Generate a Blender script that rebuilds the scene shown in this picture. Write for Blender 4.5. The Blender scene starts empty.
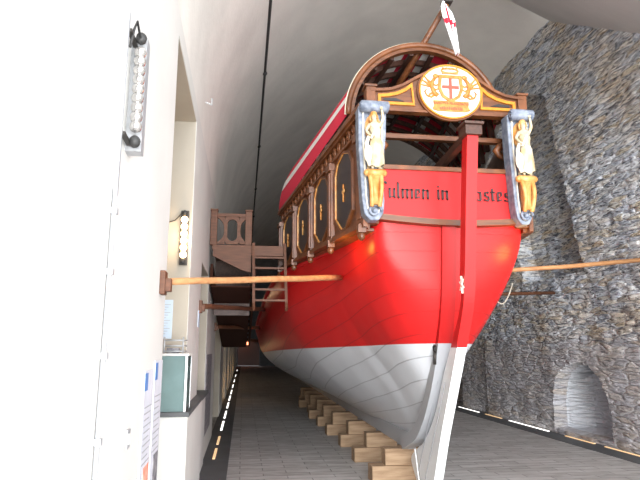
import bpy, bmesh, math, random
from mathutils import Vector, Matrix, noise
random.seed(7)
S = bpy.context.scene
C = S.collection
PI = math.pi
CX = 2.14            # the boat's centreline

# ------------------------------------------------------------------ materials
def mat(name, col, rough=.6, metal=0., var=0., vscale=8., bump=0., bscale=30., stretch=(1,1,1), col2=None, emit=None, estr=0., spec=.5, trans=0.):
    m = bpy.data.materials.new(name); m.use_nodes = True
    nt = m.node_tree; N = nt.nodes; L = nt.links
    b = N['Principled BSDF']
    b.inputs['Base Color'].default_value = (*col, 1); b.inputs['Roughness'].default_value = rough
    b.inputs['Metallic'].default_value = metal; b.inputs['Specular IOR Level'].default_value = spec
    if trans: b.inputs['Transmission Weight'].default_value = trans
    if emit: b.inputs['Emission Color'].default_value = (*emit, 1); b.inputs['Emission Strength'].default_value = estr
    tc = N.new('ShaderNodeTexCoord'); mp = N.new('ShaderNodeMapping'); mp.inputs['Scale'].default_value = stretch
    L.new(tc.outputs['Object'], mp.inputs['Vector'])
    n1 = N.new('ShaderNodeTexNoise'); n1.inputs['Scale'].default_value = vscale; n1.inputs['Detail'].default_value = 6
    L.new(mp.outputs[0], n1.inputs['Vector'])
    mx = N.new('ShaderNodeMix'); mx.data_type = 'RGBA'
    mx.inputs[6].default_value = (*col, 1)
    c2 = col2 or tuple(c*(1-var) for c in col)
    mx.inputs[7].default_value = (*c2, 1)
    rp = N.new('ShaderNodeValToRGB'); rp.color_ramp.elements[0].position = .35; rp.color_ramp.elements[1].position = .65
    L.new(n1.outputs['Fac'], rp.inputs[0]); L.new(rp.outputs[0], mx.inputs[0]); L.new(mx.outputs[2], b.inputs['Base Color'])
    if bump:
        n2 = N.new('ShaderNodeTexNoise'); n2.inputs['Scale'].default_value = bscale; n2.inputs['Detail'].default_value = 4
        L.new(mp.outputs[0], n2.inputs['Vector'])
        bp = N.new('ShaderNodeBump'); bp.inputs['Strength'].default_value = bump; bp.inputs['Distance'].default_value = .02
        L.new(n2.outputs['Fac'], bp.inputs['Height']); L.new(bp.outputs[0], b.inputs['Normal'])
    return m
def math_node(N, L, op, a, b=None, c=None):
    n = N.new('ShaderNodeMath'); n.operation = op
    for i, v in enumerate((a, b, c)):
        if v is None: continue
        if isinstance(v, (int, float)): n.inputs[i].default_value = v
        else: L.new(v, n.inputs[i])
    return n.outputs[0]
def mixc(N, L, f, a, b):
    n = N.new('ShaderNodeMix'); n.data_type = 'RGBA'
    for i, v in ((0, f), (6, a), (7, b)):
        if isinstance(v, tuple): n.inputs[i].default_value = (*v, 1)
        elif isinstance(v, (int, float)): n.inputs[i].default_value = v
        else: L.new(v, n.inputs[i])
    return n.outputs[2]

M = {}
M['plaster'] = mat('white_plaster', (.68,.675,.65), .85, var=.07, vscale=1.3, bump=.12, bscale=9)
M['vault'] = mat('vault_plaster', (.80,.775,.73), .9, var=.12, vscale=1.1, bump=.25, bscale=14)
M['lintel'] = mat('front_plaster', (.80,.79,.77), .9, var=.06, vscale=1.4, bump=.15, bscale=14)
M['wood'] = mat('walnut_wood', (.17,.053,.015), .42, col2=(.085,.025,.008), vscale=5, stretch=(6,.7,6), bump=.1)
M['wood_trim'] = mat('walnut_trim', (.19,.064,.02), .4, col2=(.10,.032,.01), vscale=6, stretch=(1,1,1), bump=.1)
M['wood_front'] = mat('walnut_front', (.16,.055,.018), .4, col2=(.085,.027,.009), vscale=5, stretch=(.8,6,7), bump=.1)
M['wood_dark'] = mat('dark_wood', (.075,.03,.018), .5, col2=(.04,.016,.01), vscale=6, stretch=(5,1,5))
M['wood_old'] = mat('platform_wood', (.15,.058,.028), .6, col2=(.09,.033,.015), vscale=5, stretch=(1,4,8), bump=.1)
M['stair_wood'] = mat('stair_wood', (.045,.018,.012), .85, spec=.1)
M['pine'] = mat('pine_pole', (.56,.28,.12), .6, col2=(.40,.18,.07), vscale=4, stretch=(1,4,6), bump=.15)
M['block'] = mat('timber_block', (.38,.26,.16), .8, col2=(.24,.15,.085), vscale=4, stretch=(.8,6,6), bump=.2)
M['gold'] = mat('gilding', (.60,.22,.012), .4, metal=.1, var=.25, vscale=20)
M['gold_pale'] = mat('pale_gilding', (.52,.19,.035), .45, metal=.1, col2=(.60,.34,.12), vscale=14)
M['emblem'] = mat('emblem_gold', (.40,.13,.02), .5, col2=(.46,.22,.04), vscale=30)
M['ivory'] = mat('ivory_paint', (.76,.73,.64), .5, col2=(.72,.64,.48), vscale=16)
M['statue'] = mat('statue_paint', (.50,.45,.34), .5, col2=(.40,.30,.16), vscale=12, bump=.15, bscale=40)
M['blue_grey'] = mat('blue_grey_paint', (.12,.145,.20), .5, col2=(.26,.29,.35), vscale=18, bump=.15)
M['panel'] = mat('black_panel', (.022,.018,.02), .35, var=.3)
M['letter'] = mat('dark_red_lettering', (.03,.006,.006), .5)
M['black'] = mat('black_paint', (.02,.015,.015), .5)
M['red_board'] = mat('red_board', (.58,.02,.02), .45, var=.12, vscale=3, spec=.25)
M['red_paint'] = mat('rudder_red', (.58,.018,.018), .45, var=.08, vscale=3, spec=.25)
M['white_paint'] = mat('rudder_white', (.82,.84,.85), .4, var=.05, vscale=3)
M['cross'] = mat('emblem_red', (.70,.07,.04), .5, var=.1)
M['iron'] = mat('dark_iron', (.06,.055,.05), .5, metal=.6, var=.2)
M['medal'] = mat('medallion_cream', (.60,.58,.52), .5, var=.08)
M['steel'] = mat('brushed_steel', (.62,.63,.64), .4, metal=.6, var=.1)
M['rope'] = mat('rope', (.50,.45,.37), .9, var=.3, vscale=40)
M['cable'] = mat('black_cable', (.03,.03,.03), .6)
M['alu'] = mat('white_channel', (.40,.41,.43), .35, metal=.2, var=.05)
M['bulb_on'] = mat('lit_bulb', (.8,.5,.25), .3, emit=(1,.66,.36), estr=6)
M['bulb_off'] = mat('crystal_bulb', (.62,.60,.58), .08, metal=.75, var=.3, vscale=30)
M['led'] = mat('floor_light_white', (1,1,1), .3, emit=(1,.97,.92), estr=1.6)
M['led_warm'] = mat('floor_light_amber', (.8,.55,.3), .3, emit=(1,.66,.35), estr=.6)
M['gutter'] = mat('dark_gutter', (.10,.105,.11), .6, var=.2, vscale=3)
M['recess'] = mat('recess_plaster_shaded', (.40,.36,.30), .85, var=.1, vscale=2)  # wall plaster darkened: the dimmer light in the recesses is put into the colour
M['lantern'] = mat('orange_lantern', (.9,.4,.2), .5, emit=(1,.30,.14), estr=4)
M['glass_teal'] = mat('teal_glass', (.38,.55,.55), .08, var=.1, spec=.8)
M['glass_teal'].node_tree.nodes['Principled BSDF'].inputs['Transmission Weight'].default_value = .55
M['blue_ink'] = mat('poster_blue', (.10,.22,.50), .6)
M['grey_ink'] = mat('poster_grey', (.36,.37,.40), .6)
M['red_ink'] = mat('poster_red', (.75,.22,.14), .6, col2=(.8,.5,.4), vscale=20)
M['dark_ink'] = mat('poster_dark', (.10,.10,.12), .6, col2=(.35,.33,.35), vscale=18)
M['poster'] = mat('poster_paper', (.66,.67,.74), .6, var=.1, vscale=6)
M['poster_blue'] = mat('poster_pale_blue', (.52,.62,.74), .6, var=.1, vscale=6)

def hull_mat():
    m = bpy.data.materials.new('hull_paint'); m.use_nodes = True
    N = m.node_tree.nodes; L = m.node_tree.links; b = N['Principled BSDF']
    tc = N.new('ShaderNodeTexCoord'); so = N.new('ShaderNodeSeparateXYZ'); L.new(tc.outputs['Object'], so.inputs[0])
    uv = N.new('ShaderNodeSeparateXYZ'); L.new(tc.outputs['UV'], uv.inputs[0])
    # painted waterline (a painted line on the planks), sloping very slightly towards the bow
    h = math_node(N, L, 'MULTIPLY_ADD', so.outputs[1], .0165, so.outputs[2])
    red = math_node(N, L, 'GREATER_THAN', h, 1.672)
    nz = N.new('ShaderNodeTexNoise'); nz.inputs['Scale'].default_value = 2.2
    L.new(tc.outputs['Object'], nz.inputs['Vector'])
    r = mixc(N, L, nz.outputs['Fac'], (.60,.016,.016), (.52,.012,.012))
    w = mixc(N, L, nz.outputs['Fac'], (.64,.66,.69), (.54,.56,.59))
    base = mixc(N, L, red, w, r)
    fr = math_node(N, L, 'FRACT', math_node(N, L, 'MULTIPLY', uv.outputs[1], 12.0))
    d = math_node(N, L, 'ABSOLUTE', math_node(N, L, 'SUBTRACT', fr, .5))
    seam = math_node(N, L, 'GREATER_THAN', d, .476)
    dark = mixc(N, L, red, (.33,.34,.36), (.36,.012,.012))
    col = mixc(N, L, math_node(N, L, 'MULTIPLY', seam, .8), base, dark)
    L.new(col, b.inputs['Base Color'])
    bp = N.new('ShaderNodeBump'); bp.inputs['Strength'].default_value = .5; bp.inputs['Distance'].default_value = .01; bp.invert = True
    L.new(seam, bp.inputs['Height']); L.new(bp.outputs[0], b.inputs['Normal'])
    b.inputs['Roughness'].default_value = .36; b.inputs['Specular IOR Level'].default_value = .25
    return m
M['hull'] = hull_mat()

def stone_mat(name='rubble_stone', light=(.40,.42,.46), smooth=False):
    m = bpy.data.materials.new(name); m.use_nodes = True
    N = m.node_tree.nodes; L = m.node_tree.links; b = N['Principled BSDF']
    tc = N.new('ShaderNodeTexCoord'); mp = N.new('ShaderNodeMapping'); mp.inputs['Scale'].default_value = (.9,1.1,5.6)
    L.new(tc.outputs['Object'], mp.inputs['Vector'])
    wn = N.new('ShaderNodeTexNoise'); wn.inputs['Scale'].default_value = 1.5; wn.inputs['Detail'].default_value = 2
    L.new(mp.outputs[0], wn.inputs['Vector'])
    ad = N.new('ShaderNodeVectorMath'); ad.operation = 'MULTIPLY_ADD'
    L.new(wn.outputs['Color'], ad.inputs[0]); ad.inputs[1].default_value = (.16,.16,.5); L.new(mp.outputs[0], ad.inputs[2])
    v1 = N.new('ShaderNodeTexVoronoi'); v1.feature = 'DISTANCE_TO_EDGE'; v1.inputs['Scale'].default_value = 2.4
    L.new(ad.outputs[0], v1.inputs['Vector'])
    v2 = N.new('ShaderNodeTexVoronoi'); v2.inputs['Scale'].default_value = 2.4; L.new(ad.outputs[0], v2.inputs['Vector'])
    rp = N.new('ShaderNodeValToRGB'); cr = rp.color_ramp; cr.interpolation = 'LINEAR'
    stops = [(0,(.20,.22,.26)),(.2,(.46,.50,.58)),(.38,(.68,.74,.84)),(.5,(.56,.47,.35)),(.62,(.80,.83,.88)),(.75,(.34,.37,.43)),(.86,(.62,.56,.45)),(1,(.90,.93,.96))]
    cr.elements[0].position = 0; cr.elements[0].color = (*stops[0][1],1); cr.elements[1].position = 1; cr.elements[1].color = (*stops[-1][1],1)
    for p_, c_ in stops[1:-1]:
        e = cr.elements.new(p_); e.color = (*c_,1)
    sp = N.new('ShaderNodeSeparateColor'); L.new(v2.outputs['Color'], sp.inputs[0]); L.new(sp.outputs[0], rp.inputs[0])
    # mortar
    e = math_node(N, L, 'LESS_THAN', v1.outputs[0], .055)
    col = mixc(N, L, e, rp.outputs[0], (.66,.68,.71))
    # fine bright and dark flecks
    mp2 = N.new('ShaderNodeMapping'); mp2.inputs['Scale'].default_value = (3.2,2.6,13); L.new(tc.outputs['Object'], mp2.inputs['Vector'])
    n2 = N.new('ShaderNodeTexNoise'); n2.inputs['Scale'].default_value = 2.6; n2.inputs['Detail'].default_value = 8; n2.inputs['Roughness'].default_value = .7
    L.new(mp2.outputs[0], n2.inputs['Vector'])
    r2 = N.new('ShaderNodeValToRGB'); r2.color_ramp.elements[0].position = .53; r2.color_ramp.elements[1].position = .60
    L.new(n2.outputs['Fac'], r2.inputs[0])
    col = mixc(N, L, math_node(N, L, 'MULTIPLY', r2.outputs[0], .75), col, (.92,.95,.98))
    r3 = N.new('ShaderNodeValToRGB'); r3.color_ramp.elements[0].position = .41; r3.color_ramp.elements[0].color = (1,1,1,1)
    r3.color_ramp.elements[1].position = .46; r3.color_ramp.elements[1].color = (0,0,0,1)
    L.new(n2.outputs['Fac'], r3.inputs[0])
    col = mixc(N, L, math_node(N, L, 'MULTIPLY', r3.outputs[0], .85), col, (.035,.038,.045))
    n4 = N.new('ShaderNodeTexNoise'); n4.inputs['Scale'].default_value = .8; n4.inputs['Detail'].default_value = 3
    L.new(tc.outputs['Object'], n4.inputs['Vector'])
    r4 = N.new('ShaderNodeValToRGB'); r4.color_ramp.elements[0].position = .5; r4.color_ramp.elements[1].position = .66
    L.new(n4.outputs['Fac'], r4.inputs[0])
    mm = N.new('ShaderNodeMix'); mm.data_type = 'RGBA'; mm.blend_type = 'MULTIPLY'
    L.new(math_node(N, L, 'MULTIPLY', r4.outputs[0], .7), mm.inputs[0]); L.new(col, mm.inputs[6]); mm.inputs[7].default_value = (.95,.78,.58,1)
    col = mm.outputs[2]
    # old lime render on the lower courses
    so = N.new('ShaderNodeSeparateXYZ'); L.new(tc.outputs['Object'], so.inputs[0])
    zz = math_node(N, L, 'MULTIPLY_ADD', n4.outputs['Fac'], 1.1, so.outputs[2])
    r5 = N.new('ShaderNodeMapRange'); r5.inputs['From Min'].default_value = 2.55; r5.inputs['From Max'].default_value = 2.1
    L.new(zz, r5.inputs[0])
    col = mixc(N, L, math_node(N, L, 'MULTIPLY', r5.outputs[0], .6), col, (.50,.46,.46))
    nich = math_node(N, L, 'MULTIPLY', math_node(N, L, 'GREATER_THAN', so.outputs[0], 6.42), math_node(N, L, 'LESS_THAN', so.outputs[2], 1.6))
    nich = math_node(N, L, 'MULTIPLY', nich, math_node(N, L, 'LESS_THAN', so.outputs[1], 12.0))
    col = mixc(N, L, math_node(N, L, 'MULTIPLY', nich, .7), col, (.80,.84,.90))
    L.new(col, b.inputs['Base Color']); b.inputs['Roughness'].default_value = .9
    hh = math_node(N, L, 'MULTIPLY_ADD', math_node(N, L, 'MINIMUM', v1.outputs[0], .16), 3.5, n2.outputs['Fac'])
    bp = N.new('ShaderNodeBump'); bp.inputs['Strength'].default_value = 1; bp.inputs['Distance'].default_value = .045
    L.new(hh, bp.inputs['Height']); L.new(bp.outputs[0], b.inputs['Normal'])
    return m
M['stone'] = stone_mat()

def floor_mat():
    m = bpy.data.materials.new('stone_paving'); m.use_nodes = True
    N = m.node_tree.nodes; L = m.node_tree.links; b = N['Principled BSDF']
    tc = N.new('ShaderNodeTexCoord')
    br = N.new('ShaderNodeTexBrick'); br.inputs['Scale'].default_value = 1; br.inputs['Brick Width'].default_value = .62; br.inputs['Row Height'].default_value = .17
    br.inputs['Mortar Size'].default_value = .008; br.inputs['Color1'].default_value = (.33,.315,.30,1); br.inputs['Color2'].default_value = (.48,.465,.45,1)
    br.inputs['Mortar'].default_value = (.19,.18,.17,1)
    L.new(tc.outputs['Object'], br.inputs['Vector'])
    mp = N.new('ShaderNodeMapping'); mp.inputs['Scale'].default_value = (1.2,5,1); L.new(tc.outputs['Object'], mp.inputs['Vector'])
    n = N.new('ShaderNodeTexNoise'); n.inputs['Scale'].default_value = 3; n.inputs['Detail'].default_value = 6; L.new(mp.outputs[0], n.inputs['Vector'])
    r = N.new('ShaderNodeValToRGB'); r.color_ramp.elements[0].position = .45; r.color_ramp.elements[1].position = .7
    L.new(n.outputs['Fac'], r.inputs[0])
    col = mixc(N, L, math_node(N, L, 'MULTIPLY', r.outputs[0], .5), br.outputs['Color'], (.66,.66,.66))
    L.new(col, b.inputs['Base Color']); b.inputs['Roughness'].default_value = .62
    bp = N.new('ShaderNodeBump'); bp.inputs['Strength'].default_value = .5; bp.inputs['Distance'].default_value = .02
    L.new(math_node(N, L, 'SUBTRACT', n.outputs['Fac'], br.outputs['Fac']), bp.inputs['Height']); L.new(bp.outputs[0], b.inputs['Normal'])
    return m
M['floor'] = floor_mat()

def cloth_mat():
    # woven awning: red cloth with white stripes running along the boat
    m = bpy.data.materials.new('striped_awning'); m.use_nodes = True
    N = m.node_tree.nodes; L = m.node_tree.links; b = N['Principled BSDF']
    tc = N.new('ShaderNodeTexCoord'); uv = N.new('ShaderNodeSeparateXYZ'); L.new(tc.outputs['UV'], uv.inputs[0])
    fr = math_node(N, L, 'FRACT', math_node(N, L, 'MULTIPLY_ADD', uv.outputs[1], 9.0, 0.0))
    st = math_node(N, L, 'GREATER_THAN', fr, .66)
    L.new(mixc(N, L, st, (.62,.015,.05), (.85,.83,.80)), b.inputs['Base Color']); b.inputs['Roughness'].default_value = .85
    return m
M['cloth'] = cloth_mat()

def flag_mat():
    m = bpy.data.materials.new('cross_flag'); m.use_nodes = True
    N = m.node_tree.nodes; L = m.node_tree.links; b = N['Principled BSDF']
    tc = N.new('ShaderNodeTexCoord'); uv = N.new('ShaderNodeSeparateXYZ'); L.new(tc.outputs['UV'], uv.inputs[0])
    a = math_node(N, L, 'LESS_THAN', math_node(N, L, 'ABSOLUTE', math_node(N, L, 'SUBTRACT', uv.outputs[0], .5)), .10)
    c = math_node(N, L, 'LESS_THAN', math_node(N, L, 'ABSOLUTE', math_node(N, L, 'SUBTRACT', uv.outputs[1], .62)), .05)
    f = math_node(N, L, 'MAXIMUM', a, c)
    L.new(mixc(N, L, f, (.85,.84,.84), (.55,.03,.06)), b.inputs['Base Color']); b.inputs['Roughness'].default_value = .85
    return m
M['flag'] = flag_mat()

# ------------------------------------------------------------------ mesh builder
ORG = Vector((0,0,0))
class MB:
    def __init__(s): s.v = []; s.f = []; s.uv = {}; s.smooth = False
    def box(s, x0, x1, y0, y1, z0, z1):
        n = len(s.v)
        s.v += [(x0,y0,z0),(x1,y0,z0),(x1,y1,z0),(x0,y1,z0),(x0,y0,z1),(x1,y0,z1),(x1,y1,z1),(x0,y1,z1)]
        s.f += [tuple(n+i for i in q) for q in ((0,3,2,1),(4,5,6,7),(0,1,5,4),(1,2,6,5),(2,3,7,6),(3,0,4,7))]
        return s
    def hexa(s, p):      # 8 points, bottom 4 then top 4
        n = len(s.v); s.v += [tuple(q) for q in p]
        s.f += [tuple(n+i for i in q) for q in ((0,3,2,1),(4,5,6,7),(0,1,5,4),(1,2,6,5),(2,3,7,6),(3,0,4,7))]
        return s
    def beam(s, a, b, w, h, up=(0,0,1)):
        a = Vector(a); b = Vector(b); d = (b-a).normalized(); u = Vector(up); r = d.cross(u).normalized(); u = r.cross(d)
        P = []
        for q in (a, b):
            for i, j in ((-1,-1),(1,-1),(1,1),(-1,1)): P.append(q + r*(i*w/2) + u*(j*h/2))
        return s.hexa([P[0],P[1],P[5],P[4],P[3],P[2],P[6],P[7]])
    def prism(s, pts, fn, d0, d1):   # 2D outline -> fn(a, b, depth)
        n = len(s.v); k = len(pts)
        s.v += [tuple(fn(a, b, d0)) for a, b in pts] + [tuple(fn(a, b, d1)) for a, b in pts]
        s.f.append(tuple(range(n, n+k))); s.f.append(tuple(range(n+2*k-1, n+k-1, -1)))
        for i in range(k):
            j = (i+1) % k; s.f.append((n+j, n+i, n+k+i, n+k+j))
        return s
    def ring(s, outer, inner, fn, d0, d1):   # closed band between two outlines of equal count
        n = len(s.v); k = len(outer)
        for d in (d0, d1):
            s.v += [tuple(fn(a, b, d)) for a, b in outer] + [tuple(fn(a, b, d)) for a, b in inner]
        for i in range(k):
            j = (i+1) % k
            s.f += [(n+i, n+j, n+k+j, n+k+i), (n+2*k+j, n+2*k+i, n+3*k+i, n+3*k+j), (n+j, n+i, n+2*k+i, n+2*k+j), (n+k+i, n+k+j, n+3*k+j, n+3*k+i)]
        return s
    def tube(s, pts, r, n=10, rr=None, sx=1.):
        pts = [Vector(p) for p in pts]; base = len(s.v); k = len(pts)
        u = None
        for i, p in enumerate(pts):
            d = (pts[min(i+1,k-1)] - pts[max(i-1,0)]).normalized()
            if u is None:
                u = d.orthogonal().normalized()
            u = (u - d*u.dot(d)).normalized(); w = d.cross(u)
            R = rr[i] if rr else r
            for j in range(n):
                a = 2*PI*j/n; s.v.append(tuple(p + u*(math.cos(a)*R*sx) + w*(math.sin(a)*R)))
        for i in range(k-1):
            for j in range(n):
                a = base+i*n+j; b = base+i*n+(j+1) % n; s.f.append((a, b, b+n, a+n))
        s.f.append(tuple(base+j for j in range(n-1,-1,-1))); s.f.append(tuple(base+(k-1)*n+j for j in range(n)))
        return s
    def ball(s, c, r, n=12, m=8, sc=(1,1,1)):
        base = len(s.v)
        for i in range(m+1):
            t = PI*i/m
            for j in range(n):
                a = 2*PI*j/n
                s.v.append((c[0]+sc[0]*r*math.sin(t)*math.cos(a), c[1]+sc[1]*r*math.sin(t)*math.sin(a), c[2]+sc[2]*r*math.cos(t)))
        for i in range(m):
            for j in range(n):
                a = base+i*n+j; b = base+i*n+(j+1) % n; s.f.append((a, a+n, b+n, b))
        return s
    def grid(s, fn, us, vs, uv=None):
        base = len(s.v); nv = len(vs)
        for u in us:
            for v in vs: s.v.append(tuple(fn(u, v)))
        if uv:
            k = base
            for u in us:
                for v in vs: s.uv[k] = uv(u, v); k += 1
        for i in range(len(us)-1):
            for j in range(nv-1):
                a = base+i*nv+j; s.f.append((a, a+nv, a+nv+1, a+1))
        return s
    def build(s, name, m, parent=None, smooth=False, bevel=0., org=None, solid=0., merge=False):
        o0 = ORG if org is None else Vector(org)
        me = bpy.data.meshes.new(name)
        me.from_pydata([tuple(Vector(p)-o0) for p in s.v], [], s.f)
        if s.uv:
            lay = me.uv_layers.new(name='UVMap')
            for l in me.loops: lay.data[l.index].uv = s.uv.get(l.vertex_index, (0,0))
        if merge or not s.uv:
            bm = bmesh.new(); bm.from_mesh(me)
            if merge: bmesh.ops.remove_doubles(bm, verts=bm.verts, dist=1e-5)
            if not s.uv: bmesh.ops.recalc_face_normals(bm, faces=bm.faces)
            bm.to_mesh(me); bm.free()
        me.materials.append(M[m] if isinstance(m, str) else m)
        if smooth:
            for p in me.polygons: p.use_smooth = True
        o = bpy.data.objects.new(name, me); C.objects.link(o)
        if parent: o.parent = parent
        elif org is not None or ORG.length: o.location = o0
        if bevel:
            b = o.modifiers.new('bevel', 'BEVEL'); b.width = bevel; b.segments = 2; b.limit_method = 'ANGLE'
        if solid:
            b = o.modifiers.new('thick', 'SOLIDIFY'); b.thickness = solid; b.offset = 0
        return o
def tag(o, label=None, cat=None, group=None, kind=None):
    if label: o['label'] = label
    if cat: o['category'] = cat
    if group: o['group'] = group
    if kind: o['kind'] = kind
    return o
def thing(name, label, cat, loc, group=None):
    global ORG
    o = bpy.data.objects.new(name, None); C.objects.link(o); o.location = loc; o.empty_display_size = .1
    ORG = Vector(loc)
    return tag(o, label, cat, group)
def done():
    global ORG
    ORG = Vector((0,0,0))
def struct(o): return tag(o, kind='structure')
def interp(t, pts):
    if t <= pts[0][0]: return pts[0][1]
    for (a, va), (b, vb) in zip(pts, pts[1:]):
        if t <= b:
            k = (t-a)/(b-a); return va+(vb-va)*k
    return pts[-1][1]
def cint(t, pts):       # smooth (Catmull-Rom like) interpolation
    n = len(pts)
    if t <= pts[0][0]: return pts[0][1]
    if t >= pts[-1][0]: return pts[-1][1]
    for i in range(n-1):
        if t <= pts[i+1][0]: break
    x0, y0 = pts[i]; x1, y1 = pts[i+1]; h = x1-x0
    def sl(k):
        if k == 0: return (pts[1][1]-pts[0][1])/(pts[1][0]-pts[0][0])
        if k == n-1: return (pts[-1][1]-pts[-2][1])/(pts[-1][0]-pts[-2][0])
        a = (pts[k][1]-pts[k-1][1])/(pts[k][0]-pts[k-1][0]); b = (pts[k+1][1]-pts[k][1])/(pts[k+1][0]-pts[k][0])
        return 0 if a*b <= 0 else 2*a*b/(a+b)
    m0, m1 = sl(i), sl(i+1); u = (t-x0)/h
    return (2*u**3-3*u*u+1)*y0+(u**3-2*u*u+u)*h*m0+(-2*u**3+3*u*u)*y1+(u**3-u*u)*h*m1
def lin(a, b, n): return [a+(b-a)*i/(n-1) for i in range(n)]
def text_mesh(txt, size, place, depth=.004):
    """built-in lettering turned into a solid mesh, then laid out by place(x, y, d)"""
    cu = bpy.data.curves.new('t', 'FONT'); cu.body = txt; cu.size = size; cu.align_x = 'CENTER'; cu.extrude = depth
    ob = bpy.data.objects.new('t', cu); C.objects.link(ob)
    dg = bpy.context.evaluated_depsgraph_get(); dg.update()
    me = bpy.data.meshes.new_from_object(ob.evaluated_get(dg))
    mb = MB(); mb.v = [tuple(place(*v.co)) for v in me.vertices]; mb.f = [tuple(p.vertices) for p in me.polygons]
    bpy.data.objects.remove(ob); bpy.data.curves.remove(cu)
    return mb

# ================================================================== THE HALL
WL = -.55; WR = 6.25; Y0 = -.6; YE = 54.
b = MB().grid(lambda x, y: (x, y, 0), [WL-8, 12], [Y0-12, Y0]).grid(lambda x, y: (x, y, 0), [WL-1.2, 7.4], [Y0, YE+2])
struct(b.build('floor', 'floor'))
b = MB().box(WL-.02, -.17, Y0, YE, -.05, .012); struct(b.build('trim_1', 'gutter'))
b = MB().box(5.72, 6.28, Y0, YE, -.05, .012); struct(b.build('trim_2', 'gutter'))
# left wall with recesses
ops = [(4.05, 5.75, 1.0, 4.02), (7.25, 8.7, .25, 2.74), (11.4, 14.4, .3, 3.5)]
for k in range(8): ops.append((16.5+k*4.6, 19.4+k*4.6, .25, 3.3))
ZW = 4.2
b = MB(); y = Y0
for (a, c, z0, z1) in ops:
    b.box(WL-1.1, WL, y, a, 0, ZW+.12)
    b.box(WL-1.1, WL, a, c, z1, ZW+.12)
    if z0 > .3: pass
    y = c
b.box(WL-1.1, WL, y, YE, 0, ZW+.12)
w = struct(b.build('wall_left', 'plaster'))
b = MB()
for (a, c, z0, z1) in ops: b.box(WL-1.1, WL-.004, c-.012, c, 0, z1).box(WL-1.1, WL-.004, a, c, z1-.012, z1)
struct(b.build('recess_shade_lining', 'recess'))  # thin lining added on far jambs and soffits to carry the painted shade
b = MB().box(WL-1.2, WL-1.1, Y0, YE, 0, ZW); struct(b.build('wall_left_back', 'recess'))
# vault
VC = 4.2; VA = 4.75; VB = 4.71
def vz(x): return ZW+VB*math.sqrt(max(0, 1-((x-VC)/VA)**2))
t1 = math.acos((WR+.15-VC)/VA)
ang = lin(PI, t1, 60)
b = MB().grid(lambda y, t: (VC+VA*math.cos(t), y, ZW+VB*math.sin(t)), lin(Y0, YE, 20), ang)
struct(b.build('ceiling', 'vault', smooth=True))
# front slope of plaster where the vault meets the entrance bay
n = Vector((6.4-4.3, 9.55-9.15, 8.1-8.75)).cross(Vector((0, -2.3, -1.64))).normalized()
P0 = Vector((6.0, 9.48, 8.18))
def plz(x, y): return P0.z-(n.x*(x-P0.x)+n.y*(y-P0.y))/n.z
b = MB().grid(lambda x, y: (x, y, plz(x, y)), lin(2.6, 6.6, 6), lin(5.2, 9.9, 6))
struct(b.build('ceiling_slope', 'lintel', solid=.03))
# end wall with arched doorway
b = MB(); pts = [(WL-1.2,0),(-1.0,0)]
arc = [(.55+1.0*math.cos(t)*1.0, 1.5+.9*math.sin(t)) for t in lin(PI, 0, 12)]
out = [(WL-1.2,-.1),(arc[0][0],-.1)]+arc+[(arc[-1][0],-.1),(7.4,-.1),(7.4,9.2),(WL-1.2,9.2)]
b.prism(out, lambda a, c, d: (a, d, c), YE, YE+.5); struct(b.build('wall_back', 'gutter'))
b = MB().box(-.6, 1.7, YE+1.5, YE+1.6, 0, 3); struct(b.build('door_1', 'wood_dark'))

# right rubble wall : real relief
def arch_in(y, z, yc, hw, zs):      # inside a round-headed opening
    return abs(y-yc) < hw and (z < zs or (y-yc)**2+(z-zs)**2 < hw*hw)
def wall_off(y, z):
    p = Vector((y*1.5, z*4.9, 3.1))
    w_ = noise.noise_vector(p*.6)*.5
    d, _ = noise.voronoi(p*1.3+w_*.6)
    edge = min(1, (d[1]-d[0])*2.2)
    amp = .04 if z > 1.75 else .015
    o = -amp*edge - .05*noise.fractal(Vector((y*.7, z*.7, 9)), 1, 2, 4) - amp*.3*noise.noise(Vector((y*3, z*11, 1)))
    if z > 3.1:      # large blind arch between rough facing and smooth back
        ye = 10.1+.24*(z-5.35)+.08*noise.noise(Vector((z*3, 5, 5)))
        if z > 7.05: ye += (z-7.05)*2.2
        if ye < y < ye+2.3: o += .38*min(1, (7.9-z)*2 if z < 7.9 else 0) if z < 7.9 else 0
    if z <= 1.95 and y < 14: o -= .07
    # near niche, rounded back
    if arch_in(y, z, 9.98, .86, .50) and z > .10:
        r_ = min(1, ((.86-abs(y-9.98))/.3)); o = o*.4+.62*math.sqrt(max(.15, r_))
    if arch_in(y, z, 17.2, 1.3, .35): o += .6
    return WR+o
ys = lin(Y0, 7.8, 90)+lin(7.85, 14, 150)+lin(14.1, 22, 60)+lin(22.5, YE, 40)
b = MB().grid(lambda y, z: (wall_off(y, z), y, z), ys, lin(0, 8.75, 190))
struct(b.build('wall_right', 'stone', smooth=False))
b = MB().box(WR+.9, WR+1.0, Y0, YE, 0, 9); struct(b.build('wall_right_back', 'stone'))

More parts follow.
